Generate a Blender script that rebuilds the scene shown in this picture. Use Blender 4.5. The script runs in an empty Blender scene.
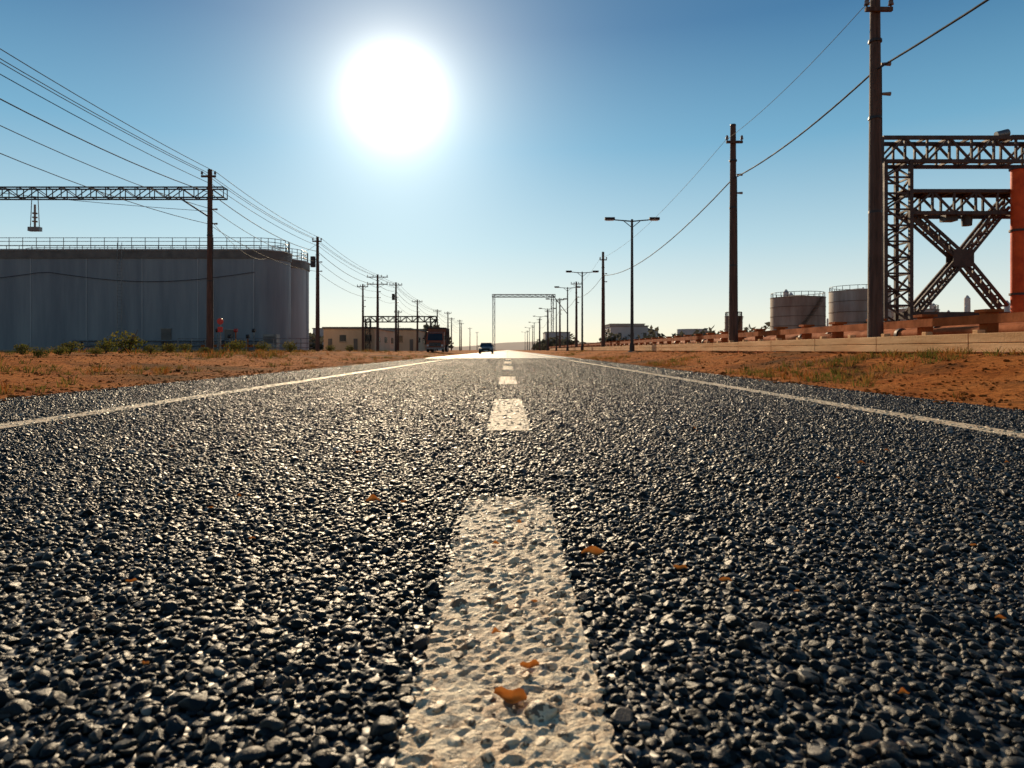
import bpy, bmesh, math, random
import numpy as np
from mathutils import Vector, noise as mnoise
random.seed(7); rng=np.random.default_rng(11)
scene=bpy.context.scene
F=683.0; H=0.5
# ------------------------------------------------------------------ helpers
class NT:
    def __init__(s,nt): s.nt=nt
    def n(s,t,**k):
        nd=s.nt.nodes.new(t)
        for a,v in k.items(): setattr(nd,a,v)
        return nd
    def l(s,a,b): s.nt.links.new(a,b)
    def put(s,sock,v):
        if v is None: return
        if hasattr(v,'is_output'): s.l(v,sock)
        else: sock.default_value=v
    def m(s,op,a,b=None,c=None,clamp=False):
        nd=s.n('ShaderNodeMath',operation=op,use_clamp=clamp)
        s.put(nd.inputs[0],a); s.put(nd.inputs[1],b); s.put(nd.inputs[2],c)
        return nd.outputs[0]
    def mix(s,f,a,b,bt='MIX'):
        nd=s.n('ShaderNodeMix',data_type='RGBA',blend_type=bt)
        s.put(nd.inputs[0],f); s.put(nd.inputs[6],a if hasattr(a,'is_output') else (*a,1)[:4]); s.put(nd.inputs[7],b if hasattr(b,'is_output') else (*b,1)[:4])
        return nd.outputs[2]
    def noise(s,vec,scale,detail=4,rough=.6):
        nd=s.n('ShaderNodeTexNoise'); nd.inputs['Scale'].default_value=scale
        nd.inputs['Detail'].default_value=detail; nd.inputs['Roughness'].default_value=rough
        if vec is not None: s.l(vec,nd.inputs['Vector'])
        return nd.outputs[0]
    def ramp(s,f,stops):
        nd=s.n('ShaderNodeValToRGB'); cr=nd.color_ramp
        while len(cr.elements)<len(stops): cr.elements.new(.5)
        for e,(p,c) in zip(cr.elements,stops):
            e.position=p; e.color=(*c,1) if len(c)==3 else c
        s.l(f,nd.inputs[0]); return nd.outputs[0]
    def rng(s,f,a,b,c=0.,d=1.):
        nd=s.n('ShaderNodeMapRange'); s.l(f,nd.inputs[0])
        for i,v in enumerate((a,b,c,d)): nd.inputs[i+1].default_value=v
        return nd.outputs[0]
def newmat(name):
    m=bpy.data.materials.new(name); m.use_nodes=True
    t=NT(m.node_tree); b=m.node_tree.nodes['Principled BSDF']
    return m,t,b
def mat(name,c1,c2=None,scale=3.,rough=.7,metal=0.,bump=.15,bscale=None,stretch=None,streak=None):
    m,t,b=newmat(name)
    c2=c2 or tuple(v*.7 for v in c1)
    pos=t.n('ShaderNodeNewGeometry').outputs['Position']
    if stretch:
        mp=t.n('ShaderNodeMapping'); mp.inputs['Scale'].default_value=stretch; t.l(pos,mp.inputs[0]); p2=mp.outputs[0]
    else: p2=pos
    n1=t.noise(p2,scale,6,.65)
    f=t.rng(n1,.35,.65)
    t.l(t.mix(f,c1,c2),b.inputs['Base Color'])
    b.inputs['Roughness'].default_value=rough; b.inputs['Metallic'].default_value=metal
    t.l(t.rng(n1,.3,.7,max(0,rough-.12),min(1,rough+.12)),b.inputs['Roughness'])
    if bump:
        bp=t.n('ShaderNodeBump'); bp.inputs['Strength'].default_value=bump; bp.inputs['Distance'].default_value=.02
        t.l(t.noise(pos,bscale or scale*5,4),bp.inputs['Height']); t.l(bp.outputs[0],b.inputs['Normal'])
    return m
def fastmesh(name,V,Fc,mats,smooth=False,attrs=None,midx=None):
    V=np.asarray(V,dtype=np.float32); Fc=np.asarray(Fc,dtype=np.int32)
    me=bpy.data.meshes.new(name); k=Fc.shape[1]
    me.vertices.add(len(V)); me.vertices.foreach_set('co',V.ravel())
    me.loops.add(Fc.size); me.loops.foreach_set('vertex_index',Fc.ravel())
    me.polygons.add(len(Fc)); me.polygons.foreach_set('loop_start',np.arange(0,Fc.size,k,dtype=np.int32))
    try: me.polygons.foreach_set('loop_total',np.full(len(Fc),k,dtype=np.int32))
    except Exception: pass
    if midx is not None: me.polygons.foreach_set('material_index',np.asarray(midx,dtype=np.int32))
    me.polygons.foreach_set('use_smooth',np.full(len(Fc),smooth,dtype=bool))
    me.update(calc_edges=True); me.validate()
    for an,av in (attrs or {}).items():
        a=me.attributes.new(an,'FLOAT','POINT'); a.data.foreach_set('value',np.asarray(av,dtype=np.float32))
    for m in mats: me.materials.append(m)
    return me
def addobj(name,me,parent=None,loc=(0,0,0)):
    o=bpy.data.objects.new(name,me); scene.collection.objects.link(o); o.location=loc
    if parent: o.parent=parent
    return o
class B:
    def __init__(s): s.v=[];s.f=[];s.mi=[];s.ms=[];s.sm=[]
    def _m(s,m):
        if m not in s.ms: s.ms.append(m)
        return s.ms.index(m)
    def add(s,vs,fs,m,smooth=False):
        o=len(s.v); s.v+= [tuple(v) for v in vs]; i=s._m(m)
        for f in fs: s.f.append([a+o for a in f]); s.mi.append(i); s.sm.append(smooth)
    def box(s,x0,x1,y0,y1,z0,z1,m):
        s.add([(x0,y0,z0),(x1,y0,z0),(x1,y1,z0),(x0,y1,z0),(x0,y0,z1),(x1,y0,z1),(x1,y1,z1),(x0,y1,z1)],
              [(0,3,2,1),(4,5,6,7),(0,1,5,4),(1,2,6,5),(2,3,7,6),(3,0,4,7)],m)
    def beam(s,p,q,w,h,m):
        p=Vector(p);q=Vector(q);d=(q-p).normalized()
        up=Vector((0,0,1)) if abs(d.z)<.95 else Vector((0,1,0))
        a=d.cross(up).normalized()*w/2; b=a.normalized().cross(d).normalized()*h/2
        vs=[]
        for c in (p,q):
            for sa,sb in ((-1,-1),(1,-1),(1,1),(-1,1)): vs.append(c+a*sa+b*sb)
        s.add(vs,[(0,1,2,3),(7,6,5,4),(0,4,5,1),(1,5,6,2),(2,6,7,3),(3,7,4,0)],m)
    def cyl(s,p,q,r1,r2=None,n=10,m=None,cap=True):
        r2=r1 if r2 is None else r2
        p=Vector(p);q=Vector(q);d=(q-p).normalized()
        up=Vector((0,0,1)) if abs(d.z)<.95 else Vector((0,1,0))
        a=d.cross(up).normalized(); b=a.cross(d).normalized(); vs=[]
        for c,r in ((p,r1),(q,r2)):
            for i in range(n):
                t=2*math.pi*i/n; vs.append(c+(a*math.cos(t)+b*math.sin(t))*r)
        s.add(vs,[(i,i+n,(i+1)%n+n,(i+1)%n) for i in range(n)],m,True)
        if cap:
            s.add(vs[:n],[tuple(range(n))],m); s.add(vs[n:],[tuple(range(n))[::-1]],m)
    def prism(s,pts,z0,z1,m,smooth=False,top=None):
        n=len(pts)
        vs=[(x,y,z0) for x,y in pts]+[(x,y,z1) for x,y in pts]
        s.add(vs,[(i,(i+1)%n,(i+1)%n+n,i+n) for i in range(n)],m,smooth)
        s.add(vs[n:],[tuple(range(n))],top or m); s.add(vs[:n],[tuple(range(n))[::-1]],m)
    def extr_x(s,prof,x0,x1,m):  # profile in (y,z)
        n=len(prof); vs=[(x0,y,z) for y,z in prof]+[(x1,y,z) for y,z in prof]
        s.add(vs,[(i,i+n,(i+1)%n+n,(i+1)%n) for i in range(n)],m)
        s.add(vs[:n],[tuple(range(n))],m); s.add(vs[n:],[tuple(range(n))[::-1]],m)
    def truss(s,p,q,dz,dy,n,cw,ww,m):
        p=Vector(p);q=Vector(q); side=(q-p).normalized().cross(Vector((0,0,1)))*dy/2; up=Vector((0,0,dz/2))
        for sa in (-1,1):
            for sb in (-1,1): s.beam(p+side*sa+up*sb,q+side*sa+up*sb,cw,cw,m)
            for i in range(n):
                a=p.lerp(q,i/n); b=p.lerp(q,(i+1)/n); g=1 if i%2 else -1
                s.beam(a+side*sa+up*g,b+side*sa-up*g,ww,ww,m)
                s.beam(a+side*sa+up,a+side*sa-up,ww,ww,m)
            s.beam(q+side*sa+up,q+side*sa-up,ww,ww,m)
        for i in range(n+1):
            a=p.lerp(q,i/n)
            for g in (-1,1): s.beam(a-side+up*g,a+side+up*g,ww,ww,m)
    def lattice(s,x,y,z0,z1,w,n,cw,ww,m):
        for sx in (-1,1):
            for sy in (-1,1): s.beam((x+sx*w/2,y+sy*w/2,z0),(x+sx*w/2,y+sy*w/2,z1),cw,cw,m)
        for i in range(n):
            a=z0+(z1-z0)*i/n; b=z0+(z1-z0)*(i+1)/n; g=1 if i%2 else -1
            for sy in (-1,1):
                s.beam((x-g*w/2,y+sy*w/2,a),(x+g*w/2,y+sy*w/2,b),ww,ww,m)
                s.beam((x-w/2,y+sy*w/2,b),(x+w/2,y+sy*w/2,b),ww,ww,m)
                s.beam((x+sy*w/2,y-g*w/2,a),(x+sy*w/2,y+g*w/2,b),ww,ww,m)
                s.beam((x+sy*w/2,y-w/2,b),(x+sy*w/2,y+w/2,b),ww,ww,m)
    def obj(s,name,parent=None,loc=(0,0,0),bevel=0):
        me=bpy.data.meshes.new(name); me.from_pydata(s.v,[],s.f)
        me.polygons.foreach_set('material_index',s.mi); me.polygons.foreach_set('use_smooth',s.sm)
        for m in s.ms: me.materials.append(m)
        me.update(); o=addobj(name,me,parent,loc)
        if bevel:
            md=o.modifiers.new('bevel','BEVEL'); md.width=bevel; md.segments=2; md.limit_method='ANGLE'
        return o
def empty(name,loc=(0,0,0)):
    e=bpy.data.objects.new(name,None); scene.collection.objects.link(e); e.location=loc; e.empty_display_size=.3
    return e
def ss(a,b,x):
    t=min(1,max(0,(x-a)/(b-a))); return t*t*(3-2*t)
XL,XR=-5.08,4.2
def gz(x,y):
    if x<0: e=ss(5.1,12.5,-x)*.33; k=ss(5.1,6.2,-x)
    else: e=ss(4.2,8.0,x)*.40; k=ss(4.25,5.2,x)
    n=mnoise.noise(Vector((x*.5,y*.35,1.3)))*.09+mnoise.noise(Vector((x*1.7,y*1.7,5.)))*.05
    far=1-ss(60,140,y)
    return e+n*k*far-.004*(1-k)

# ------------------------------------------------------------------ materials
PAINT_Y=[(-2.,2.28),(4.16,6.8),(9.75,12.6),(17.,21.),(25.,29.),(34.,38.)]
LX,RX=-3.25,2.95
def paintmask(t,pos,dash=True):
    sx=t.n('ShaderNodeSeparateXYZ'); t.l(pos,sx.inputs[0]); x,y=sx.outputs[0],sx.outputs[1]
    nz=t.m('MULTIPLY',t.m('SUBTRACT',t.noise(pos,45,1),.5),.06)
    def band(v,c,w):
        return t.m('LESS_THAN',t.m('ADD',t.m('ABSOLUTE',t.m('SUBTRACT',v,c)),nz),w)
    mk=t.m('MAXIMUM',band(x,LX,.11),band(x,RX,.10))
    iv=None
    for a,b in PAINT_Y:
        q=band(y,(a+b)/2,(b-a)/2); iv=q if iv is None else t.m('MAXIMUM',iv,q)
    mk=t.m('MAXIMUM',mk,t.m('MULTIPLY',band(x,0.,.134),iv))
    return mk,y
def paintcol(t,pos):
    c=t.mix(t.rng(t.noise(pos,34,3,.75),.44,.70),(.92,.74,.48),(.52,.30,.14))
    return t.mix(t.m('MULTIPLY',t.rng(t.noise(pos,6,2,.6),.48,.70),.45),c,(.60,.33,.13))
# stone
mstone,t,b=newmat('aggregate_stone')
pos=t.n('ShaderNodeNewGeometry').outputs['Position']
at=t.n('ShaderNodeAttribute',attribute_name='rnd').outputs['Fac']
col=t.ramp(at,[(0,(.006,.0065,.007)),(.55,(.012,.013,.014)),(.86,(.026,.027,.028)),(.93,(.07,.065,.057)),(.975,(.085,.04,.02)),(.993,(.34,.29,.23))])
col=t.mix(t.m('MULTIPLY',t.rng(t.noise(pos,.9,2),.5,.75),.2),col,(.07,.048,.032))
mk,yy0=paintmask(t,pos)
wear=t.m('GREATER_THAN',t.m('ADD',t.noise(pos,60,2,.7),t.m('MULTIPLY',at,.2)),t.rng(yy0,2.3,8.,.635,.70))
col=t.mix(t.m('MULTIPLY',mk,.6),col,(.16,.09,.045))
wear=t.m('SUBTRACT',1.,t.m('MULTIPLY',wear,.85))
t.l(t.mix(t.m('MULTIPLY',mk,wear),col,paintcol(t,pos)),b.inputs['Base Color'])
nb_=t.noise(pos,300,3,.7)
t.l(t.rng(nb_,.3,.7,.28,.60),b.inputs['Roughness'])
b.inputs['Specular IOR Level'].default_value=.28
b.inputs['Specular Tint'].default_value=(1,.92,.82,1)
bp=t.n('ShaderNodeBump'); bp.inputs['Strength'].default_value=.55; bp.inputs['Distance'].default_value=.0025
t.l(nb_,bp.inputs['Height']); t.l(bp.outputs[0],b.inputs['Normal'])
# asphalt binder / far asphalt
masph,t,b=newmat('asphalt')
pos=t.n('ShaderNodeNewGeometry').outputs['Position']
n1=t.noise(pos,60,4,.7)
col=t.mix(t.rng(n1,.35,.7),(.010,.011,.012),(.032,.032,.033))
col=t.mix(t.m('MULTIPLY',t.rng(t.noise(pos,.5,4),.45,.7),.3),col,(.08,.06,.045))
t.l(col,b.inputs['Base Color']); b.inputs['Roughness'].default_value=.5
vo=t.n('ShaderNodeTexVoronoi'); vo.inputs['Scale'].default_value=48; t.l(pos,vo.inputs['Vector'])
bp=t.n('ShaderNodeBump'); bp.inputs['Strength'].default_value=.8; bp.inputs['Distance'].default_value=.012
t.l(t.m('SUBTRACT',1.,vo.outputs['Distance']),bp.inputs['Height']); t.l(bp.outputs[0],b.inputs['Normal'])
# paint
mpaint,t,b=newmat('road_paint')
pos=t.n('ShaderNodeNewGeometry').outputs['Position']
w=t.rng(t.noise(pos,60,5,.75),.57,.64)
t.l(t.mix(t.m('MULTIPLY',w,.8),paintcol(t,pos),(.07,.045,.03)),b.inputs['Base Color']); b.inputs['Roughness'].default_value=.6
bp=t.n('ShaderNodeBump'); bp.inputs['Strength'].default_value=1.; bp.inputs['Distance'].default_value=.010
t.l(t.noise(pos,110,4,.7),bp.inputs['Height']); t.l(bp.outputs[0],b.inputs['Normal'])
# soil
def soilmat(name,k=1.):
    m,t,b=newmat(name)
    pos=t.n('ShaderNodeNewGeometry').outputs['Position']
    c=t.ramp(t.noise(pos,.7,8,.65),[(.30,(.11*k,.035*k,.012*k)),(.42,(.52*k,.155*k,.03*k)),(.58,(.66*k,.23*k,.055*k)),(.70,(.15*k,.065*k,.022*k))])
    c=t.mix(t.rng(t.noise(pos,9,5,.7),.45,.7),c,t.mix(1.,c,(.33,.27,.24),'MULTIPLY'))
    g=t.rng(t.noise(pos,.22,4),.52,.62)
    c=t.mix(t.m('MULTIPLY',g,.6),c,(.06,.05,.02))
    t.l(c,b.inputs['Base Color']); b.inputs['Roughness'].default_value=.95
    b.inputs['Specular IOR Level'].default_value=.03
    bp=t.n('ShaderNodeBump'); bp.inputs['Strength'].default_value=1.; bp.inputs['Distance'].default_value=.07
    t.l(t.noise(pos,11,8,.75),bp.inputs['Height']); t.l(bp.outputs[0],b.inputs['Normal'])
    return m
msoil=soilmat('soil'); mclod=soilmat('soil_clod',.8)
mrust=mat('rusty_steel',(.10,.055,.038),(.05,.033,.027),2.,.6,.2,.3)
mrustb=mat('rusty_orange_steel',(.55,.15,.04),(.28,.075,.022),2.,.85,.0,.3)
mredsteel=mat('red_oxide_steel',(.85,.115,.02),(.6,.07,.018),1.5,.6,.0,.15)
mredsteel.node_tree.nodes['Principled BSDF'].inputs['Specular IOR Level'].default_value=.2
mrustb.node_tree.nodes['Principled BSDF'].inputs['Specular IOR Level'].default_value=.1
mdark=mat('dark_steel',(.04,.037,.035),(.06,.045,.04),3,.5,.4,.1)
mgalv=mat('galvanised_steel',(.25,.25,.25),(.16,.16,.16),4,.45,.6,.05)
mwood=mat('weathered_wood',(.14,.075,.05),(.07,.042,.03),6,.85,0,.5,30,stretch=(3,3,.25))
mplank=mat('timber_barrier',(.90,.56,.28),(.66,.37,.17),2.,.9,0,.5,30,stretch=(3,.3,3))
mplank.node_tree.nodes['Principled BSDF'].inputs['Specular IOR Level'].default_value=.1
mconc=mat('concrete',(.42,.34,.26),(.28,.21,.15),1.2,.85,0,.4,18)
mwall=mat('painted_wall',(.27,.30,.32),(.19,.215,.24),.5,.6,0,.1,3,stretch=(1.2,1.2,.12))
mwall2=mat('painted_wall_light',(.40,.42,.43),(.30,.32,.33),.5,.6,0,.1,3,stretch=(1.2,1.2,.15))
mfascia=mat('fascia',(.17,.145,.125),(.11,.10,.09),1,.6)
mroof=mat('roof_felt',(.12,.12,.12),(.08,.08,.08),1,.9)
mbeige=mat('beige_render',(.70,.50,.33),(.58,.41,.26),.6,.85,stretch=(1,1,.3))
mtankc=mat('tank_steel',(.42,.35,.28),(.24,.16,.12),.45,.7,.0,.1,3,stretch=(1,1,.2))
mtankl=mat('tank_silver',(.52,.46,.40),(.32,.25,.20),.45,.6,.0,.1,3,stretch=(1,1,.2))
mtankd=mat('tank_rust',(.22,.14,.10),(.13,.08,.055),.45,.6,.1,.1,3,stretch=(1,1,.25))
mglass=mat('dark_glass',(.02,.025,.03),(.03,.035,.04),1,.15,0,0)
mtyre=mat('tyre_rubber',(.02,.02,.02),(.03,.03,.03),5,.85)
mtruck=mat('truck_paint',(.42,.12,.05),(.28,.08,.035),1.5,.6)
mcar=mat('car_paint',(.12,.10,.08),(.10,.085,.07),1,.45,.0,0)
mlamp=mat('headlamp_lens',(.7,.7,.68),(.6,.6,.58),4,.15,0,0)
mred=mat('red_paint',(.65,.05,.03),(.5,.04,.03),3,.5)
mwire=mat('wire_rubber',(.03,.03,.032),(.02,.02,.02),3,.8,0,0)
mceram=mat('insulator_ceramic',(.25,.2,.17),(.2,.15,.12),3,.3,0,0)
mhill=mat('hill_haze_tint',(.80,.68,.55),(.70,.60,.50),.01,1.,0,0)  # pale warm hill colour with horizon haze painted in
mhill.node_tree.nodes['Principled BSDF'].inputs['Specular IOR Level'].default_value=0
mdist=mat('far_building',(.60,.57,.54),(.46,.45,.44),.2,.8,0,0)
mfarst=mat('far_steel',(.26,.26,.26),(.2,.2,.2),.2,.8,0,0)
def leafmat(name,cols,tr=.45):
    m,t,b=newmat(name); at=t.n('ShaderNodeAttribute',attribute_name='rnd').outputs['Fac']
    c=t.ramp(at,cols); out=m.node_tree.nodes['Material Output']
    d=t.n('ShaderNodeBsdfDiffuse'); tl=t.n('ShaderNodeBsdfTranslucent'); mx=t.n('ShaderNodeMixShader'); mx.inputs[0].default_value=tr
    t.l(c,d.inputs[0]); t.l(c,tl.inputs[0]); t.l(d.outputs[0],mx.inputs[1]); t.l(tl.outputs[0],mx.inputs[2]); t.l(mx.outputs[0],out.inputs[0])
    return m
mgrass=leafmat('dry_grass_blade',[(0,(.06,.075,.015)),(.4,(.14,.13,.03)),(.7,(.34,.17,.05)),(1,(.30,.09,.02))])
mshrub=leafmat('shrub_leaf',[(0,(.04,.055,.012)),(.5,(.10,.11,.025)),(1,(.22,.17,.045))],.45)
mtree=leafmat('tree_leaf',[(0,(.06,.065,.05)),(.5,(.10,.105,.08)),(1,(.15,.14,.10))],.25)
mdryleaf=leafmat('dry_leaf',[(0,(.60,.16,.03)),(1,(.80,.29,.06))],.35)

# ------------------------------------------------------------------ ground
xs=np.unique(np.concatenate([-np.geomspace(30,4000,26)[::-1],np.arange(-30,-5,.3),np.arange(-5.08,4.3,.6),np.arange(4.2,24,.3),np.geomspace(24,4000,26)]))
ys=np.unique(np.concatenate([[-200,-60,-20,-8],np.arange(-2,45,.35),np.geomspace(45,7000,60)]))
V=[(x,y,gz(x,y)) for y in ys for x in xs]; nx,ny=len(xs),len(ys)
ii=np.arange(nx*ny).reshape(ny,nx)
Fq=np.stack([ii[:-1,:-1],ii[:-1,1:],ii[1:,1:],ii[1:,:-1]],-1).reshape(-1,4)
addobj('ground',fastmesh('ground',V,Fq,[msoil],True))
# road
def edge(x0,y,s): return x0+.07*mnoise.noise(Vector((y*.8,s,0)))+.05*mnoise.noise(Vector((y*3.,s,3)))
yr=np.concatenate([np.arange(-30,50,.25),np.geomspace(50,6500,50)])
V=[];
for y in yr: V+= [(edge(XL,y,1.),y,.004),(LX,y,.004),(0,y,.004),(RX,y,.004),(edge(XR,y,9.),y,.004)]
ii=np.arange(len(V)).reshape(-1,5)
Fq=np.stack([ii[:-1,:-1],ii[:-1,1:],ii[1:,1:],ii[1:,:-1]],-1).reshape(-1,4)
addobj('road',fastmesh('road',V,Fq,[masph]))
# markings
def strip(cx,w,y0,y1,V,Fc):
    step=.01 if y1<3 else (.02 if y1<8 else .25)
    yy=np.concatenate([np.arange(y0,14,.05),np.geomspace(14,y1,120)]) if y1>600 else np.arange(y0,y1,step)
    if len(yy)<2 or y1-yy[-1]>1e-4: yy=np.append(yy,y1)
    o=len(V); nxx=25 if y1<3 else (9 if y1<8 else 3)
    for y in yy:
        for i in range(nxx):
            u=i/(nxx-1)-.5; jit=.012*mnoise.noise(Vector((y*30,cx,u*6))) if abs(u)==.5 else 0
            if y1<3: z=.0102+.007*mnoise.noise(Vector((u*18,y*70,cx)))
            else: z=.0118+(.004*mnoise.noise(Vector((u*12,y*45,cx))) if y<12 else 0)
            V.append((cx+u*w+jit,y,max(z,.0055)))
    n=len(yy)
    for j in range(n-1):
        for i in range(nxx-1):
            a=o+j*nxx+i; Fc.append((a,a+1,a+nxx+1,a+nxx))
V=[];Fc=[]
for a,b_ in PAINT_Y: strip(0,.265,a,b_,V,Fc)
y=43.5
while y<400: strip(0,.26,y,y+4.5,V,Fc); y+=9.5
strip(LX,.20,-3,900,V,Fc); strip(RX,.18,-3,900,V,Fc)
addobj('road_markings',fastmesh('road_markings',V,Fc,[mpaint]))

# ------------------------------------------------------------------ aggregate tiles
def proto(sub,seed):
    r=np.random.default_rng(seed); bm=bmesh.new(); bmesh.ops.create_icosphere(bm,subdivisions=sub,radius=1)
    v=np.array([x.co[:] for x in bm.verts]); f=np.array([[q.index for q in p.verts] for p in bm.faces]); bm.free()
    for _ in range(9):
        n=r.normal(size=3); n/=np.linalg.norm(n); c=r.uniform(.5,.85)
        d=v@n; k=np.maximum(0,d-c); v-=k[:,None]*n
    v*= r.uniform(.75,1.2,3)
    v+= r.normal(size=v.shape)*.02
    return v,f
def rotm(n,r):
    q=r.normal(size=(n,4)); q/=np.linalg.norm(q,axis=1)[:,None]; w,x,y,z=q.T
    return np.stack([1-2*(y*y+z*z),2*(x*y-z*w),2*(x*z+y*w),2*(x*y+z*w),1-2*(x*x+z*z),2*(y*z-x*w),2*(x*z-y*w),2*(y*z+x*w),1-2*(x*x+y*y)],-1).reshape(n,3,3)
def scatter(P,R,sub,seed,flat=.72):
    r=np.random.default_rng(seed); VV=[];FF=[];A=[];o=0
    grp=r.integers(0,8,len(P))
    for g in range(8):
        idx=np.where(grp==g)[0]
        if not len(idx): continue
        v,f=proto(sub,100+g); M=rotm(len(idx),r)
        w=np.einsum('nij,kj->nki',M,v)*R[idx][:,None,None]; w[:,:,2]*=flat
        w+=P[idx][:,None,:]
        VV.append(w.reshape(-1,3)); FF.append((f[None]+ (np.arange(len(idx))*len(v))[:,None,None]+o).reshape(-1,3))
        A.append(np.repeat(r.random(len(idx)),len(v))); o+=len(idx)*len(v)
    return np.concatenate(VV),np.concatenate(FF),np.concatenate(A)
T=.928
coll=bpy.data.collections.new('aggregate_tiles')
def tile(name,sub,seed,sp=.0162):
    r=np.random.default_rng(seed); n=int(T/sp)
    gx,gy=np.meshgrid(np.arange(n),np.arange(n)); p=np.stack([gx.ravel(),gy.ravel()],-1).astype(float)
    p[:,0]+=.5*(p[:,1]%2)
    p=(p+r.uniform(-.5,.5,p.shape)+.5)*T/n-T/2
    R=np.clip(r.lognormal(math.log(.0088),.36,len(p)),.0042,.022)
    z=.006+R*r.uniform(-.4,.2,len(p))
    v,f,a=scatter(np.column_stack([p,z]),R,sub,seed+5)
    me=fastmesh(name,v,f,[mstone],sub==3,{'rnd':a})
    o=bpy.data.objects.new(name,me); coll.objects.link(o)
tile('aggregate_0',3,1); tile('aggregate_1',3,2)
tile('aggregate_2',2,3); tile('aggregate_3',2,4)
tile('aggregate_4',1,5); tile('aggregate_5',1,6)
P=[];ROT=[];IDX=[]
for j in range(44):
    y=.1+T*(j+.5)
    for i in range(10):
        P.append((XL+T*(i+.5),y,0)); ROT.append((0,0,random.randrange(4)*math.pi/2))
        base=0 if y<2.6 else (2 if y<8 else 4); IDX.append(base+random.randrange(2))
me=bpy.data.meshes.new('asphalt_aggregate'); me.from_pydata(P,[],[])
a=me.attributes.new('rot','FLOAT_VECTOR','POINT'); a.data.foreach_set('vector',np.array(ROT,dtype=np.float32).ravel())
a=me.attributes.new('idx','INT','POINT'); a.data.foreach_set('value',IDX)
ob=addobj('asphalt_aggregate',me)
ng=bpy.data.node_groups.new('scatter_aggregate','GeometryNodeTree')
ng.interface.new_socket('Geometry',in_out='INPUT',socket_type='NodeSocketGeometry'); ng.interface.new_socket('Geometry',in_out='OUTPUT',socket_type='NodeSocketGeometry')
N=ng.nodes; gi=N.new('NodeGroupInput'); go=N.new('NodeGroupOutput'); iop=N.new('GeometryNodeInstanceOnPoints'); ci=N.new('GeometryNodeCollectionInfo')
ci.inputs['Collection'].default_value=coll; ci.inputs['Separate Children'].default_value=True; ci.inputs['Reset Children'].default_value=True
na=N.new('GeometryNodeInputNamedAttribute'); na.data_type='FLOAT_VECTOR'; na.inputs['Name'].default_value='rot'
nb=N.new('GeometryNodeInputNamedAttribute'); nb.data_type='INT'; nb.inputs['Name'].default_value='idx'
iop.inputs['Pick Instance'].default_value=True
L=ng.links; L.new(gi.outputs[0],iop.inputs['Points']); L.new(ci.outputs[0],iop.inputs['Instance'])
L.new(na.outputs['Attribute'],iop.inputs['Rotation']); L.new(nb.outputs['Attribute'],iop.inputs['Instance Index']); L.new(iop.outputs[0],go.inputs[0])
md=ob.modifiers.new('scatter','NODES'); md.node_group=ng

# soil clods on verge
n=26000
side=rng.random(n)<.6; yy=2+38*rng.random(n)**1.6
xx=np.where(side,XL+.25-9*rng.random(n)**1.5,XR-.25+5*rng.random(n)**1.3)
R=np.clip(rng.lognormal(math.log(.014),.5,n),.006,.07)
zz=np.array([max(gz(x,y),.004) for x,y in zip(xx,yy)])+R*.1
v,f,a=scatter(np.column_stack([xx,yy,zz]),R,1,77,.6)
addobj('soil_rubble',fastmesh('soil_rubble',v,f,[mclod],False,{'rnd':a}))

# grass
def blades(cent,hgt,nb,spread,seed):
    r=np.random.default_rng(seed); n=len(cent)*nb
    c=np.repeat(cent,nb,0); h=np.repeat(hgt,nb)*r.uniform(.4,1.1,n)
    p=c.copy(); off=r.normal(size=(n,2))*spread*np.repeat(hgt,nb)[:,None]; p[:,:2]+=off
    th=r.uniform(0,2*math.pi,n); w=h*.035+.003; dx=np.cos(th)*w; dy=np.sin(th)*w
    lean=off*.8+r.normal(size=(n,2))*h[:,None]*.3
    v0=p+np.column_stack([dx,dy,np.zeros(n)]); v1=p-np.column_stack([dx,dy,np.zeros(n)])
    mid=p+np.column_stack([lean*.35,h*.6]); v2=mid-np.column_stack([dx,dy,np.zeros(n)])*.7; v3=mid+np.column_stack([dx,dy,np.zeros(n)])*.7
    tip=p+np.column_stack([lean,h])
    V=np.stack([v0,v1,v2,v3,tip],1).reshape(-1,3); k=np.arange(n)[:,None]*5
    F3=np.concatenate([k+np.array([[0,1,2]]),k+np.array([[0,2,3]]),k+np.array([[3,2,4]])])
    A=np.repeat(np.clip(np.repeat(r.random(len(cent)),nb)+r.normal(size=n)*.15,0,1),5)
    return V,F3,A
C=[];Hh=[]
while len(C)<1700:
    s=random.random()<.62
    y=3+75*random.random()**1.5
    x=(XL-.35-22*random.random()**1.3) if s else (XR+.4+3.4*random.random())
    if mnoise.noise(Vector((x*.35,y*.2,7)))+random.gauss(0,.13)<.22: continue
    C.append((x,y,gz(x,y)-.01)); Hh.append(random.uniform(.05,.17)*(1.9 if x<-9 else 1))
v,f,a=blades(np.array(C),np.array(Hh),16,.4,3)
addobj('dry_grass',fastmesh('dry_grass',v,f,[mgrass],False,{'rnd':a}))
def leafcloud(cent,rad,n,ls,seed,zs=.8):
    r=np.random.default_rng(seed); V=[];A=[]
    d=r.normal(size=(n,3)); d/=np.linalg.norm(d,axis=1)[:,None]; k=r.random(n)**.45
    blob=r.normal(size=(7,3)); blob/=np.linalg.norm(blob,axis=1)[:,None]
    bump=.65+.5*np.max(d@blob.T,axis=1)**3
    p=d*(k*bump)[:,None]*rad; p[:,2]*=zs; p+=np.array(cent)
    M=rotm(n,r); q=np.array([[-.5,0,0],[0,-.28,0],[.5,0,0],[0,.28,0]])*ls
    V=(np.einsum('nij,kj->nki',M,q)*r.uniform(.6,1.4,n)[:,None,None]+p[:,None,:]).reshape(-1,3)
    return V,np.arange(n*4).reshape(-1,4),np.repeat(np.clip(.5+.5*(p[:,2]-cent[2])/rad+r.normal(size=n)*.2,0,1),4)
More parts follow.
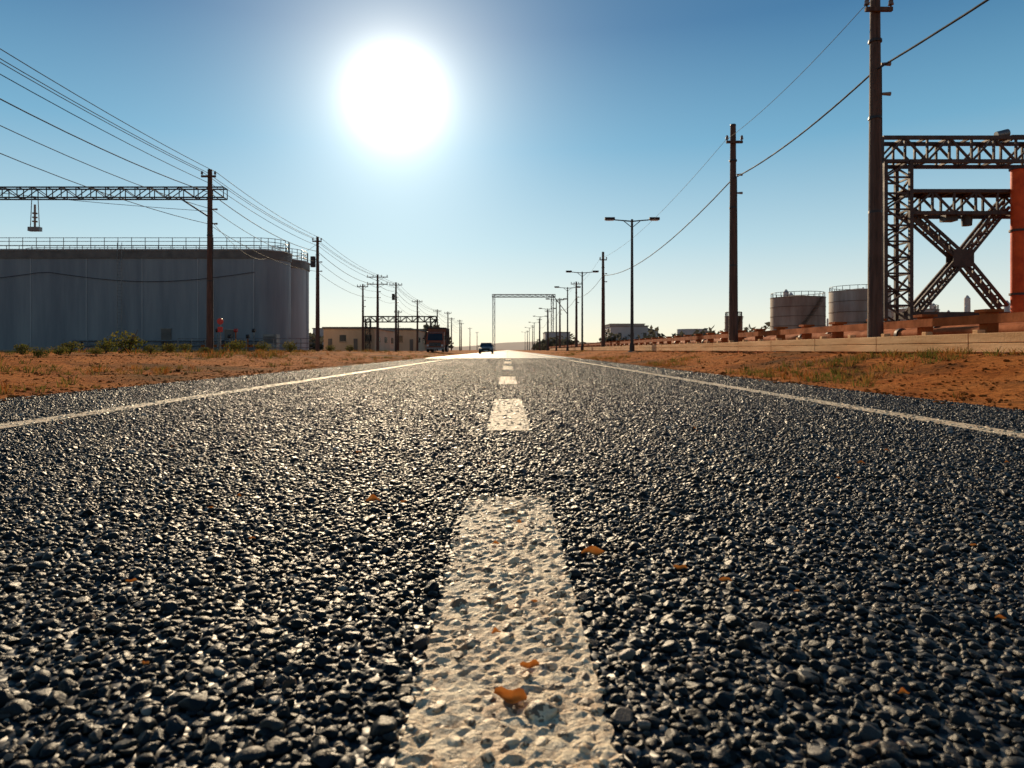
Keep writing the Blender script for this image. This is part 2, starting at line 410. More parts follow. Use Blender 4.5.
def shrub(x,y,r,seed):
    z=gz(x,y); e=empty('shrub',(x,y,z)); b=B()
    rr=random.Random(seed)
    for i in range(9):
        a=rr.uniform(0,6.28); q=rr.uniform(.3,.8)*r; m=(math.cos(a)*q*.4,math.sin(a)*q*.4,r*.5)
        b.cyl((0,0,-.03),m,r*.03,r*.02,5,mwood,False); b.cyl(m,(math.cos(a)*q,math.sin(a)*q,r*rr.uniform(.8,1.3)),r*.02,r*.006,5,mwood,False)
    b.obj('stems',e)
    v,f,a=leafcloud((0,0,r*.62),r,600,r*.14,seed,.62); v[:,2]=np.maximum(v[:,2],0.01)
    addobj('foliage',fastmesh('foliage',v,f,[mshrub],False,{'rnd':a}),e)
for i,(px,d,r) in enumerate([(128,28,.8),(236,34,.6),(70,26,.45),(262,45,.6),(170,34,.5),(22,22,.35),(350,60,.5),(290,44,.6),(106,30,.5),(330,70,.6),(185,38,.45),(60,20,.28),(150,24,.3),(40,16,.22),(96,18,.2),(205,26,.25)]):
    shrub((px-508)/F*d,d,r,i+20)

# fallen leaves
V=[];Fc=[];A=[]
LV=[(.20,1.61,.055),(.003,.94,.05),(.378,1.5,.030),(.452,1.42,.026),(-.43,2.18,.048),(.553,.954,.016),(.88,1.22,.018),(.573,1.355,.014),(.033,1.035,.03),(-.7,3.2,.03),(1.5,2.9,.03),(-.02,1.16,.018),(.03,1.9,.02),(.05,1.3,.014)]
rr=random.Random(31)
for i in range(26):
    y=rr.uniform(1.,4.5); LV.append((rr.uniform(-.7,.8)*y,y,rr.uniform(.010,.022)))
for k,(x,y,s) in enumerate(LV):
    o=len(V); th=random.uniform(-.5,.5)
    for i in range(7):
        u=i/6; w=math.sin(math.pi*min(.97,max(.04,u)))**.7*.2*(1+.3*math.sin(i*5.1+k))
        for j in range(5):
            q=j/4*2-1; X=(u-.5)*s; Y=q*w*s; Z=.021+ s*(.28*(q+.6)**2*w*1.8+.07*math.sin(u*7+k))
            V.append((x+X*math.cos(th)-Y*math.sin(th),y+X*math.sin(th)+Y*math.cos(th),Z)); A.append(random.random())
    for i in range(6):
        for j in range(4):
            a_=o+i*5+j; Fc.append((a_,a_+1,a_+6,a_+5))
addobj('fallen_leaves',fastmesh('fallen_leaves',V,Fc,[mdryleaf],True,{'rnd':A}))

# ------------------------------------------------------------------ poles & lamps
def insul(b,x,y,z,s=1.):
    b.cyl((x,y,z),(x,y,z+.08*s),.02*s,.02*s,6,mdark); b.cyl((x,y,z+.06*s),(x,y,z+.12*s),.06*s,.045*s,8,mceram); b.cyl((x,y,z+.13*s),(x,y,z+.19*s),.05*s,.03*s,8,mceram)
def utility_pole(x,y,h,r=.17,arms=((-.35,1.6),),box=False):
    g=gz(x,y); e=empty('utility_pole',(x,y,g)); b=B(); h=h-g
    b.cyl((0,0,-.2),(0,0,h),r,r*.62,12,mwood)
    b.cyl((0,0,h-.03),(0,0,h+.02),r*.66,r*.6,12,mdark)
    for dz in (-1.4,-3.2,-5.4): b.cyl((0,0,h+dz),(0,0,h+dz+.06),r*.88,r*.86,12,mdark)
    b.cyl((r*.98,-.03,.1),(r*.74,-.03,h-2),.02,.02,6,mdark); b.obj('post',e)
    b=B()
    for dz,w in arms:
        z=h+dz; b.beam((-w/2,-.16,z),(w/2,-.16,z),.08,.09,mwood)
        if w>1:
            for s in (-1,1): b.beam((s*w*.33,-.16,z-.04),(0,-.14,z-.45),.03,.03,mdark)
        for u in ((-.46,-.2,.2,.46) if w>1 else (-.45,.45)): insul(b,u*w,-.16,z+.04,1.1)
    for dz in (-1.9,-2.6): b.cyl((r*.8,0,h+dz),(r*.8+.22,0,h+dz),.03,.05,8,mceram)
    if box: b.cyl((-.32,-.1,h-2.3),(-.32,-.1,h-1.5),.2,.2,12,mdark); b.beam((-.3,-.1,h-1.7),(0,0,h-1.7),.05,.05,mdark)
    b.obj('crossarm',e)
RP=[(8.6,16,9.1),(8.6,26.1,9.1),(8.35,60,9.1),(8.5,85,9),(8.5,112,9),(8.5,145,9),(8.5,185,9),(8.5,235,9),(8.5,300,9)]
for i,(x,y,h) in enumerate(RP): utility_pole(x,y,h,.17 if i<3 else .16,((-.7,.62),) if i<3 else ((-.3,1.4),))
LP=[(-14.4,33,9.2),(-14.5,52,9.1),(-14.7,77,9.),(-14.6,89,9.3),(-14.6,110,8.6),(-14.5,140,8.8),(-14.5,175,8.8),(-14.5,212,9),(-14.5,260,9),(-14.5,320,9)]
for i,(x,y,h) in enumerate(LP):
    utility_pole(x,y,h,.17,((-.35,.7 if i<2 else 1.7),) if i!=2 else ((-.3,2.4),(-1.1,2.4)),box=i in(1,3))
for x,y,h in [(-17.0,80,8.2),(-18,112,7.),(-11,125,7.5),(-17,150,8),(-12,170,8)]: utility_pole(x,y,h,.15,((-.3,1.3),))
def street_lamp(x,y,h=8.4):
    g=gz(x,y); e=empty('street_lamp',(x,y,g)); h-=g
    b=B(); b.cyl((0,0,-.1),(0,0,.5),.16,.15,12,mdark); b.cyl((0,0,.5),(0,0,h),.105,.07,12,mdark); b.cyl((0,0,.0),(0,0,.05),.24,.24,12,mgalv); b.obj('post',e)
    b=B()
    for s in (-1,1):
        b.cyl((0,0,h-.12),(s*1.15,0,h-.02),.04,.035,8,mdark); b.cyl((0,0,h-.5),(s*.5,0,h-.1),.025,.025,6,mdark)
        b.extr_x([(-.13,h-.04),(-.15,h+.03),(-.08,h+.12),(.08,h+.12),(.15,h+.03),(.13,h-.04)],s*1.05,s*1.65,mdark)
        b.box(min(s*1.12,s*1.58),max(s*1.12,s*1.58),-.1,.1,h-.07,h-.043,mlamp)
    b.obj('lamp_heads',e)
for d in (41.3,69,86,106,130,160,195,240,300): street_lamp(7.5,d)
# power lines
def span(b,p,q,sag,r,n=14):
    p=Vector(p);q=Vector(q); pr=None
    for i in range(n+1):
        u=i/n; c=p.lerp(q,u); c.z-=sag*4*u*(1-u)
        if pr is not None: b.cyl(pr,c,r,r,5,mwire,False)
        pr=c
b=B()
chain=[(8.6,-6,9.1)]+RP[:7]
for i in range(len(chain)-1):
    (x,y,h),(x2,y2,h2)=chain[i],chain[i+1]; L_=y2-y
    span(b,(x,y,7.05),(x2,y2,7.05),L_*.022 if L_<30 else L_*.028,.024 if i<3 else .02)
    if i<5: span(b,(x-.3,y,8.5),(x2-.3,y2,8.5),L_*.02,.008)
chain=[(-14.4,8,9.4)]+LP[:8]
for i in range(len(chain)-1):
    (x,y,h),(x2,y2,h2)=chain[i],chain[i+1]
    for k,(ox,dz) in enumerate([(-.32,-.12),(-.14,-.12),(.32,-.12),(.1,-.7),(0,-1.1),(.1,-1.9),(-.1,-2.6)]):
        span(b,(x+ox,y,h+dz),(x2+ox,y2,h2+dz),(.35 if k<4 else .6)*(y2-y)/25,.014 if k!=4 else .02)
span(b,(-14.4,33,7.2),(-40,20,9.),.6,.012); span(b,(-14.4,33,6.8),(-26,74,10.5),.8,.012)
span(b,(-14.5,52,8.6),(-25.5,77,11),.4,.012)
b.obj('power_lines')

# left gantry (truss arm on the first pole)
e=empty('overhead_gantry',(-14.4,33.35,0)); b=B()
b.truss((-18,0,8.15),(.6,0,8.15),.5,.45,26,.06,.035,mdark); b.obj('truss_arm',e)
b=B(); b.beam((-.05,0,6.9),(-1.6,0,7.9),.07,.07,mdark); b.cyl((-18,0,.2),(-18,0,8.9),.17,.12,12,mwood); b.obj('supports',e)
b=B()
for sx in (-.22,.22): b.cyl((-8.7+sx,0,6.45),(-8.7+sx*.7,0,7.9),.02,.02,6,mdark)
b.box(-8.98,-8.42,-.12,.12,6.3,6.5,mgalv); b.cyl((-8.7,0,6.5),(-8.7,0,7.6),.05,.05,8,mceram)
for z in (6.75,6.95,7.15): b.cyl((-8.7,0,z),(-8.7,0,z+.05),.12,.12,10,mceram)
b.obj('hanging_insulator',e)
# far gantries
e=empty('transmission_gantry',(0,347,0)); b=B()
b.truss((-8,0,28),(24,0,28),1.3,1.2,22,.35,.2,mfarst); b.obj('truss_beam',e); b=B()
for x in (-7.2,22.5): b.lattice(x,0,0,28,1.1,14,.3,.15,mfarst)
b.beam((23,0,28),(30,0,19),.35,.35,mfarst); b.obj('columns',e)
e=empty('pipe_bridge',(0,100,0)); b=B(); b.truss((-21,0,5),(-10.5,0,5),.8,.8,12,.13,.08,mdark)
for x in (-20.5,-11): b.lattice(x,0,0,5,.7,6,.12,.07,mdark)
b.obj('frame',e)

# ------------------------------------------------------------------ left storage building
def rrect(x0,x1,y0,y1,r,n=10):
    pts=[]
    for cx,cy,a0 in ((x1-r,y0+r,-90),(x1-r,y1-r,0),(x0+r,y1-r,90),(x0+r,y0+r,180)):
        for i in range(n+1):
            a=math.radians(a0+90*i/n); pts.append((cx+r*math.cos(a),cy+r*math.sin(a)))
    return pts
def storage(e,x0,x1,y0,y1,top,r,tag,mw):
    b=B(); b.prism(rrect(x0,x1,y0,y1,r),.5,top-.9,mw,True); b.obj('walls_'+tag,e)
    b=B(); b.prism(rrect(x0-.12,x1+.12,y0-.12,y1+.12,r+.12),top-.9,top,mfascia,True,mroof); b.prism(rrect(x0-.2,x1+.2,y0-.2,y1+.2,r+.2),top-.02,top+.1,mwall2,True,mroof); b.obj('parapet_'+tag,e)
    b=B(); b.prism(rrect(x0-.15,x1+.15,y0-.15,y1+.15,r+.15),0,.52,mconc,True); b.obj('plinth_'+tag,e)
    b=B()
    x=x1-r-.1
    while x>x0: b.box(x-.06,x+.06,y0-.05,y0+.02,.55,top-.92,mwall2 if mw is mwall else mwall); x-=6.2
    yv=y0+r+1
    while yv<y1-r: b.box(x1-.02,x1+.05,yv-.05,yv+.05,.55,top-.92,mwall); yv+=3
    b.obj('panel_ribs_'+tag,e)
    b=B(); pts=rrect(x0+.1,x1-.1,y0+.1,y1-.1,r,6); n=len(pts)
    for i in range(n):
        p,q=pts[i],pts[(i+1)%n]
        for z in (.55,1.,1.4): b.cyl((p[0],p[1],top+z),(q[0],q[1],top+z),.035,.035,5,mgalv,False)
        L_=math.hypot(q[0]-p[0],q[1]-p[1]); k=max(1,int(L_/1.5))
        for j in range(k):
            X=p[0]+(q[0]-p[0])*j/k; Y=p[1]+(q[1]-p[1])*j/k; b.cyl((X,Y,top+.1),(X,Y,top+1.45),.04,.04,6,mgalv,False)
    b.obj('railing_'+tag,e)
e=empty('storage_building',(0,0,0))
storage(e,-98,-25.3,76,82.,11.6,2.9,'main',mwall)
storage(e,-60,-25.5,82.7,90,11.5,2.9,'rear',mwall2)
b=B()
for px,w,h in ((-38,1.1,2.3),(-31,1.,2.2)):
    b.box(px-w/2,px+w/2,75.9,76.0,.52,.52+h,mfascia); b.box(px-w/2-.1,px+w/2+.1,75.86,75.9,.52+h,.62+h,mgalv)
b.obj('doors',e)
b=B()
b.cyl((-33,75.6,.5),(-33,75.6,9.5),.12,.12,8,mgalv); b.cyl((-33,75.6,9.5),(-33,76.1,9.8),.12,.12,8,mgalv)
for z in (1.,1.5): b.cyl((-48,75.3,z),(-26,75.3,z),.1,.1,8,mgalv)
for x in np.arange(-47,-26,3): b.box(x-.06,x+.06,75.2,75.4,.2,1.5,mdark)
for s in (-.25,.25): b.cyl((-43+s,75.6,.5),(-43+s,75.6,12.4),.035,.035,6,mgalv)
for z in np.arange(.8,12,.35): b.cyl((-43.25,75.6,z),(-42.75,75.6,z),.02,.02,5,mgalv,False)
pr=None
for i in range(40):
    x=-75+i*1.2; z=9.2-1.1*abs(math.sin(i*.16)); c=(x,75.85,z)
    if pr: b.cyl(pr,c,.03,.03,5,mdark,False)
    pr=c
b.obj('pipes_and_ladder',e)
b=B()
for x in np.arange(-29,-17,1.2): b.cyl((x,60,.2),(x,60,1.5),.04,.04,6,mgalv)
for z in (.7,1.1,1.5): b.cyl((-29,60,z),(-17.2,60,z),.035,.035,6,mgalv)
b.obj('yard_railing')
b=B()
for i in range(9):
    x=-31+i*.62; b.cyl((x,70,.2),(x,70,1.3+.6*(i%3)),.07,.07,8,mrustb if i%2 else mgalv); b.cyl((x-.15,70,1.3+.6*(i%3)),(x+.15,70,1.3+.6*(i%3)),.2,.2,10,mred if i%4==1 else mdark)
b.cyl((-31.5,70.2,.9),(-25.5,70.2,.9),.16,.16,10,mrustb); b.box(-25,-23.6,69.6,70.6,.2,2.1,mgalv); b.box(-24.9,-23.7,69.57,69.597,1.2,1.9,mfascia)
b.obj('valve_manifold')
e=empty('warning_sign',(-13.55,32.2,gz(-13.55,32.2))); b=B(); b.cyl((0,0,0),(0,0,1.7),.03,.03,8,mgalv); b.obj('post',e)
b=B(); b.cyl((0,-.05,1.5),(0,-.03,1.5),.15,.15,20,mred); b.box(-.12,.12,-.05,-.03,1.0,1.24,mred); b.obj('sign_plates',e)
def warehouse(name,x0,x1,y0,y1,h,mw,bays=4,gable=False):
    e=empty(name,(0,0,0)); b=B(); b.box(x0,x1,y0,y1,0,h,mw); b.obj('walls',e)
    b=B()
    if gable:
        rid=h+(x1-x0)*.12; xm=(x0+x1)/2
        b.add([(x0-.3,y0-.3,h),(x1+.3,y0-.3,h),(xm,y0-.3,rid),(x0-.3,y1+.3,h),(x1+.3,y1+.3,h),(xm,y1+.3,rid)],[(0,1,2),(5,4,3),(0,2,5,3),(1,4,5,2),(0,3,4,1)],mroof)
    else: b.box(x0-.2,x1+.2,y0-.2,y1+.2,h+.003,h+.28,mfascia)
    b.obj('roof',e); b=B()
    w=(x1-x0)/bays
    for i in range(bays):
        c=x0+w*(i+.5)
        if i%2==0: b.box(c-w*.15,c+w*.15,y0-.06,y0-.003,.05,h*.6,mfascia)
        else: b.box(c-w*.25,c+w*.25,y0-.06,y0-.003,h*.5,h*.75,mglass); b.box(c-w*.28,c+w*.28,y0-.1,y0-.003,h*.45,h*.49,mconc)
    k=int((y1-y0)/6)
    for i in range(k):
        c=y0+6*(i+.5)
        for xx_,s in ((x1,1),(x0,-1)): b.box(min(xx_+s*.003,xx_+s*.06),max(xx_+s*.003,xx_+s*.06),c-1,c+1,h*.45,h*.7,mglass)
    b.obj('windows_and_doors',e)
warehouse('warehouse',-27,-19.5,100,118,3.6,mbeige,4)
warehouse('warehouse',-28,-17,128,150,4.2,mbeige,5)
warehouse('warehouse',-30,-19,170,200,5.5,mdist,5)
warehouse('warehouse',-60,-30,210,240,7,mdist,8)
warehouse('office_building',30,41,200,215,7.4,mdist,6)
warehouse('office_building',36,48,240,255,9.5,mdist,6)
warehouse('warehouse',46,66,300,330,9,mdist,7,True)
warehouse('warehouse',18,30,330,350,9,mdist,4)

# ------------------------------------------------------------------ right side: timber barrier, rusty guard rail, pipes
b=B(); y=6.
while y<130:
    L_=3.0; q=random.uniform(-.012,.012)
    b.box(8.08,8.30,y,y+L_-.02,.625,.78+q,mplank); b.box(8.08,8.30,y,y+L_-.02,.46,.615,mplank)
    for k in (0,1.5): b.box(8.32,8.46,y+k+.1,y+k+.24,.15,.86,mplank)
    y+=L_
b.obj('timber_barrier',bevel=.01)
b=B(); y=5.
while y<150:
    b.box(9.12,9.34,y,y+.22,.3,1.22,mrustb); b.box(9.06,9.40,y-.06,y+.28,1.222,1.28,mrustb); y+=2.
b.box(9.02,9.115,4,150,1.0,1.17,mrustb); b.box(9.0,9.112,4,150,.70,.80,mrustb)
b.obj('guard_rail')
b=B()
for x,r,z,m in ((10.4,.13,.90,mrustb),(10.9,.10,.88,mtankd),(11.4,.17,.96,mrustb),(12.1,.12,.9,mconc)):
    b.cyl((x,9,z),(x,140,z),r,r,12,m); 
    for y in np.arange(12,140,6): b.cyl((x,y,z),(x,y+.12,z),r*1.35,r*1.35,12,mrust)
for y in np.arange(10,140,4.): b.box(10.1,12.5,y,y+.2,.62,.78,mrust); b.box(10.2,10.35,y,y+.2,.2,.62,mrust); b.box(12.2,12.35,y,y+.2,.2,.62,mrust)
b.obj('pipeline')
# steel gantry
e=empty('steel_gantry_tower',(0,0,0)); yy_=39.6
b=B()
b.truss((21.4,yy_,11.95),(36.6,yy_,11.95),1.35,1.2,12,.2,.11,mrust)
b.truss((23.,yy_,8.95),(36.6,yy_,8.95),1.25,1.2,11,.2,.11,mrust); b.obj('trusses',e)
b=B(); b.lattice(22.2,yy_,.3,11.25,1.45,12,.2,.1,mrust)
b.lattice(35.8,yy_,.3,11.25,1.45,12,.2,.1,mrust); b.obj('lattice_columns',e)
b=B(); b.cyl((28.9,yy_-.9,.3),(28.9,yy_-.9,10.75),.36,.36,18,mredsteel)
for z in (.4,3.6,7.2,10.7): b.cyl((28.9,yy_-.9,z),(28.9,yy_-.9,z+.12),.44,.44,18,mrust)
b.obj('red_column',e)
b=B(); cx,cz=26.2,5.8
for (ax,az) in ((23.2,8.5),(28.7,8.9),(23.6,2.8),(28.6,2.9)):
    for o in (-.25,.25):
        d_=Vector((cx-ax,0,cz-az)).normalized(); pn=Vector((-d_.z,0,d_.x))*.24
        for sgn in (-1,1): b.beam(Vector((ax,yy_+o,az))+pn*sgn,Vector((cx,yy_+o,cz))+pn*sgn,.12,.15,mrust)
        for i in range(10):
            u=i/10; A_=Vector((ax+(cx-ax)*u,yy_+o,az+(cz-az)*u)); B_=Vector((ax+(cx-ax)*(u+.1),yy_+o,az+(cz-az)*(u+.1))); sg=1 if i%2 else -1
            b.beam(A_+pn*sg,B_-pn*sg,.06,.1,mrust)
b.box(cx-.6,cx+.6,yy_-.34,yy_-.31,cz-.5,cz+.5,mrust); b.box(cx-.6,cx+.6,yy_+.31,yy_+.34,cz-.5,cz+.5,mrust)
b.beam((22.8,yy_,2.5),(36,yy_,2.5),.5,.4,mrust)
b.obj('cross_brace',e)
b=B()
b.box(22.6,36,yy_-.5,yy_+.5,9.62,9.68,mrust); b.cyl((26.6,yy_,8.3),(26.6,yy_,7.7),.3,.26,10,mdark); b.box(25.2,25.9,yy_-.3,yy_+.3,7.95,8.32,mdark)
b.box(21.,37.,yy_-1.2,yy_+1.2,.2,.75,mconc); b.obj('deck_and_footing',e)
b=B(); b.cyl((28.6,yy_,12.6),(28.6,yy_,13.0),.05,.05,8,mdark); b.cyl((28.3,yy_,12.95),(28.95,yy_,13.05),.2,.26,14,mgalv); b.box(28.35,28.85,yy_-.15,yy_+.15,12.62,12.72,mdark)
b.cyl((29.2,yy_,12.95),(36,yy_,12.95),.03,.03,6,mdark)
for x in np.arange(29.2,36,1): b.cyl((x,yy_,12.6),(x,yy_,12.95),.03,.03,6,mdark)
b.obj('floodlight',e)
# tanks
def tank(x,y,r,h,m):
    e=empty('storage_tank',(x,y,0)); b=B(); b.cyl((0,0,0),(0,0,h),r,r,40,m); b.cyl((0,0,h),(0,0,h+r*.12),r*1.0,r*.05,40,m)
    b.obj('shell',e); b=B()
    for z in np.linspace(h*.15,h,6): b.cyl((0,0,z-.04),(0,0,z+.04),r+.05,r+.05,40,mtankd)
    b.obj('stiffener_rings',e); b=B()
    for i in range(24):
        a=2*math.pi*i/24; a2=2*math.pi*(i+1)/24; R_=r-.1
        b.cyl((R_*math.cos(a),R_*math.sin(a),h),(R_*math.cos(a),R_*math.sin(a),h+.7),.04,.04,5,mdark,False)
        b.cyl((R_*math.cos(a),R_*math.sin(a),h+.7),(R_*math.cos(a2),R_*math.sin(a2),h+.7),.04,.04,5,mdark,False)
    for i in range(40):
        a=-2.6+i*.04; b.box((r+.3)*math.cos(a)-.25,(r+.3)*math.cos(a)+.25,(r+.3)*math.sin(a)-.2,(r+.3)*math.sin(a)+.2,h*i/40,h*i/40+.06,mdark)
    b.obj('stair_and_railing',e)
tank(42.4,100,3.75,8.1,mtankc); tank(53.0,103,4.2,9.3,mtankl); tank(37,112,1.4,6,mtankd); tank(66,112,4.0,7,mtankl)
# distant refinery
e=empty('refinery',(0,0,0)); b=B(); rr=random.Random(4)
for i in range(26):
    x=100+rr.uniform(0,85); y=235+rr.uniform(0,50); h=rr.uniform(9,22); r=rr.uniform(.4,1.3)
    b.cyl((x,y,0),(x,y,h),r,r*.9,12,mdist); b.cyl((x,y,h),(x,y,h+r),r*.9,r*.2,12,mdist)
b.obj('columns',e); b=B()
for i in range(9):
    x=100+i*10; b.lattice(x,240,0,rr.uniform(8,17),4,5,.3,.2,mdist); b.truss((x,240,8),(x+10,240,8),1.5,3,5,.3,.2,mdist)
b.obj('pipe_racks',e)
b=B()
for x in (62,100,112,128): b.cyl((x,230,0),(x,230,7.5),5,5,24,mdist)
b.obj('tanks',e)

# distant trees / hills
VV=[];FF=[];AA=[];o=0; rr=random.Random(9)
for i in range(260):
    s=rr.random()
    y=rr.uniform(140,420); 
    x=rr.uniform(26,90)*y/200 if s<.65 else -rr.uniform(16,70)*y/180
    if s<.6 and rr.random()<.3: x=rr.uniform(14,24); y=rr.uniform(200,420)
    r=rr.uniform(1.4,3.6); v,f,a=leafcloud((x,y,r*.9),r,110,r*.45,i+500,.85)
    VV.append(v);FF.append(f+o);AA.append(a);o+=len(v)
addobj('distant_trees',fastmesh('distant_trees',np.concatenate(VV),np.concatenate(FF),[mtree],False,{'rnd':np.concatenate(AA)}))
V=[];Fc=[]
for k,(yy_,amp) in enumerate(((3000,22),(3800,40))):
    xs_=np.linspace(-3800,3800,160); o=len(V)
    for x in xs_:
        h=amp*(.35+.9*max(0,mnoise.noise(Vector((x*.0009,k*5.,0)))+.35)+.12*mnoise.noise(Vector((x*.006,k,2))))+ (20 if k==0 else 16)*math.exp(-((x-60)/260)**2)
        V+= [(x,yy_,-5),(x,yy_+900,h*1.25),(x,yy_+1800,-5)]
    for i in range(159):
        a_=o+i*3; Fc+= [(a_,a_+3,a_+4,a_+1),(a_+1,a_+4,a_+5,a_+2)]
addobj('hills',fastmesh('hills',V,Fc,[mhill],True))

# ------------------------------------------------------------------ vehicles (facing the camera, -Y)
def wheel(b,x,y,r,w,s):
    b.cyl((x,y,r),(x+s*w,y,r),r,r,20,mtyre); b.cyl((x+s*w,y,r),(x+s*(w+.01),y,r),r*.6,r*.55,14,mgalv)
def car(x,y):
    e=empty('car',(x,y,.006)); b=B(); W=.88
    lower=[(-2.15,.28),(-2.2,.5),(-2.1,.72),(-1.2,.92),(1.6,.95),(2.15,.9),(2.2,.5),(2.1,.28)]
    b.extr_x(lower,-W,W,mcar); 
    vs=[(-.8,-1.2,.9),(.8,-1.2,.9),(.8,1.8,.93),(-.8,1.8,.93),(-.62,-.35,1.42),(.62,-.35,1.42),(.62,1.1,1.43),(-.62,1.1,1.43)]
    b.add(vs,[(4,5,6,7)],mcar); b.add(vs,[(0,1,5,4),(1,2,6,5),(2,3,7,6),(3,0,4,7)],mglass)
    for s in (-1,1):
        b.beam((s*.8,-1.2,.91),(s*.62,-.35,1.42),.06,.05,mcar); b.beam((s*.8,1.8,.93),(s*.62,1.1,1.43),.06,.05,mcar); b.beam((s*.8,.35,.92),(s*.63,.35,1.42),.06,.05,mcar)
    b.obj('body',e,bevel=.03); b=B()
    for s in (-1,1):
        for yy_ in (-1.35,1.35): wheel(b,s*.7,yy_,.33,.2,s)
    b.obj('wheels',e); b=B()
    for s in (-1,1): b.box(min(s*.52,s*.82),max(s*.52,s*.82),-2.21,-2.12,.58,.7,mlamp); b.box(min(s*.88,s*1.02),max(s*.88,s*1.02),-1.0,-.85,.93,1.05,mcar)
    b.box(-.45,.45,-2.22,-2.15,.45,.62,mtyre); b.box(-.26,.26,-2.235,-2.21,.36,.46,mlamp); b.box(-.8,.8,-2.2,-2.1,.26,.34,mtyre); b.obj('lights_and_grille',e)
car(-2.8,88)
e=empty('truck',(-9.4,88,gz(-9.4,88))); b=B()
b.extr_x([(-.1,.55),(-.12,1.35),(.02,1.5),(.3,2.5),(.5,2.62),(1.9,2.62),(1.9,.55)],-1.12,1.12,mtruck); b.obj('cab',e,bevel=.05)
b=B(); b.add([(-.98,-.012,1.52),(.98,-.012,1.52),(.92,.27,2.42),(-.92,.27,2.42)],[(0,1,2,3)],mglass)
for s in (-1,1): b.box(min(s*1.123,s*1.135),max(s*1.123,s*1.135),.45,1.3,1.5,2.25,mglass); b.box(min(s*1.2,s*1.4),max(s*1.2,s*1.4),-.05,.05,1.6,2.15,mdark); b.beam((s*1.1,.1,2.1),(s*1.25,0,2.1),.04,.04,mdark)
b.obj('windows',e)
b=B(); b.box(-.75,.75,-.16,-.125,.75,1.25,mtyre)
for z in (.82,.94,1.06,1.18): b.box(-.72,.72,-.175,-.16,z-.02,z+.02,mgalv)
for s in (-1,1): b.box(min(s*.8,s*1.05),max(s*.8,s*1.05),-.17,-.125,.75,.98,mlamp)
b.box(-1.15,1.15,-.28,-.13,.38,.62,mgalv); b.obj('grille_and_bumper',e)
b=B(); b.box(-1.2,1.2,2.1,7.6,1.0,3.2,mtruck)
for yy_ in np.arange(2.2,7.6,.6):
    for s in (-1,1): b.box(min(s*1.2,s*1.25),max(s*1.2,s*1.25),yy_,yy_+.08,1.0,3.2,mrust)
b.box(-1.24,1.24,2.06,2.1,3.05,3.25,mrust); b.box(-.45,.45,1.9,7.6,.7,.98,mdark); b.obj('cargo_box',e)
b=B()
for s in (-1,1):
    for yy_ in (.75,5.2,6.3): wheel(b,s*.82,yy_,.48,.3,s)
b.obj('wheels',e)

# ------------------------------------------------------------------ light, sky, camera
sd=Vector((-.165,1,.373)).normalized()
el=math.asin(sd.z); az=math.atan2(sd.x,sd.y)
w=bpy.data.worlds.new('World'); scene.world=w; w.use_nodes=True; nt=w.node_tree; nt.nodes.clear(); t=NT(nt)
sky=t.n('ShaderNodeTexSky'); sky.sky_type='NISHITA'; sky.sun_disc=False; sky.sun_elevation=el; sky.sun_rotation=az%(2*math.pi)
sky.air_density=1.; sky.dust_density=.05; sky.ozone_density=2.5
tc=t.n('ShaderNodeTexCoord')
sx=t.n('ShaderNodeSeparateXYZ'); t.l(tc.outputs['Generated'],sx.inputs[0])
vm=t.n('ShaderNodeVectorMath',operation='DOT_PRODUCT'); t.l(tc.outputs['Generated'],vm.inputs[0]); vm.inputs[1].default_value=sd
grad=t.ramp(t.m('MAXIMUM',sx.outputs[2],0.),[(0,(.92,.82,.62)),(.06,(.76,.78,.70)),(.15,(.45,.64,.69)),(.28,(.145,.39,.55)),(.42,(.024,.155,.315)),(.75,(.010,.055,.14))])
bg=t.n('ShaderNodeBackground'); bg.inputs[1].default_value=.025; t.l(sky.outputs[0],bg.inputs[0])
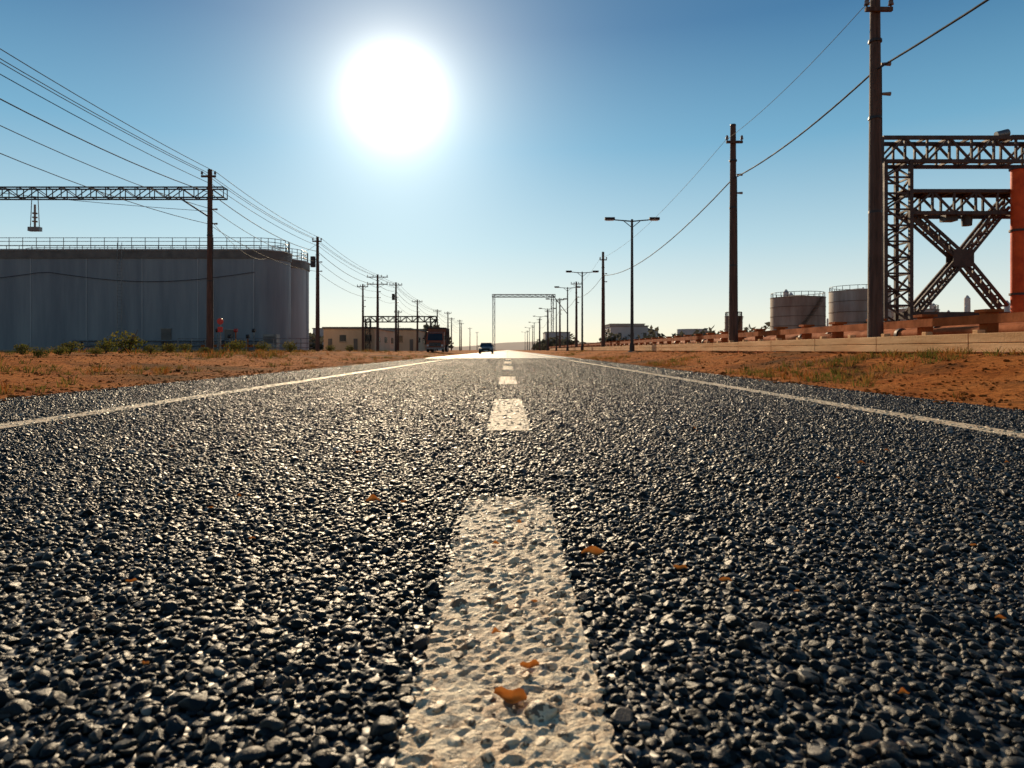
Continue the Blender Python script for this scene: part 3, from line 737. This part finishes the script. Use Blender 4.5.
# the sky is brighter on the sun's side than opposite it (forward scattering)
bg2=t.n('ShaderNodeBackground'); t.l(t.rng(vm.outputs['Value'],-.5,.62,.40,.82),bg2.inputs[1]); t.l(grad,bg2.inputs[0])
ang=t.m('ARCCOSINE',t.m('MINIMUM',vm.outputs['Value'],.999999))
deg=math.radians(1)
g1=t.m('MULTIPLY',t.m('EXPONENT',t.m('MULTIPLY',t.m('POWER',t.m('DIVIDE',ang,2.8*deg),2.),-1.)),1.2)
g2=t.m('MULTIPLY',t.m('EXPONENT',t.m('MULTIPLY',t.m('DIVIDE',ang,4.0*deg),-1.)),1.6)
g3=t.m('MULTIPLY',t.m('EXPONENT',t.m('MULTIPLY',t.m('DIVIDE',ang,11.*deg),-1.)),.17)
b1=t.n('ShaderNodeBackground'); b1.inputs[0].default_value=(1,.95,.80,1); t.l(t.m('ADD',t.m('ADD',g1,g2),g3),b1.inputs[1])
ad=t.n('ShaderNodeAddShader'); t.l(bg.outputs[0],ad.inputs[0]); t.l(b1.outputs[0],ad.inputs[1])
ad2=t.n('ShaderNodeAddShader'); t.l(ad.outputs[0],ad2.inputs[0]); t.l(bg2.outputs[0],ad2.inputs[1])
ow=t.n('ShaderNodeOutputWorld'); t.l(ad2.outputs[0],ow.inputs[0])
sl=bpy.data.lights.new('sun','SUN'); sl.energy=5.; sl.angle=math.radians(.5); sl.color=(1,.78,.51)
so=bpy.data.objects.new('sun',sl); scene.collection.objects.link(so); so.rotation_euler=sd.to_track_quat('Z','Y').to_euler(); so.location=(0,0,30)
cd=bpy.data.cameras.new('camera'); cd.sensor_width=36; cd.lens=F/1024*36; cd.shift_x=4/1024; cd.shift_y=-34/1024; cd.clip_start=.05; cd.clip_end=12000
cd.dof.use_dof=True; cd.dof.focus_distance=4.; cd.dof.aperture_fstop=8.
co=bpy.data.objects.new('camera',cd); scene.collection.objects.link(co); co.location=(0,0,H); co.rotation_euler=(math.radians(90),0,0); scene.camera=co
scene.view_settings.view_transform='Standard'; scene.view_settings.look='None'; scene.view_settings.exposure=0
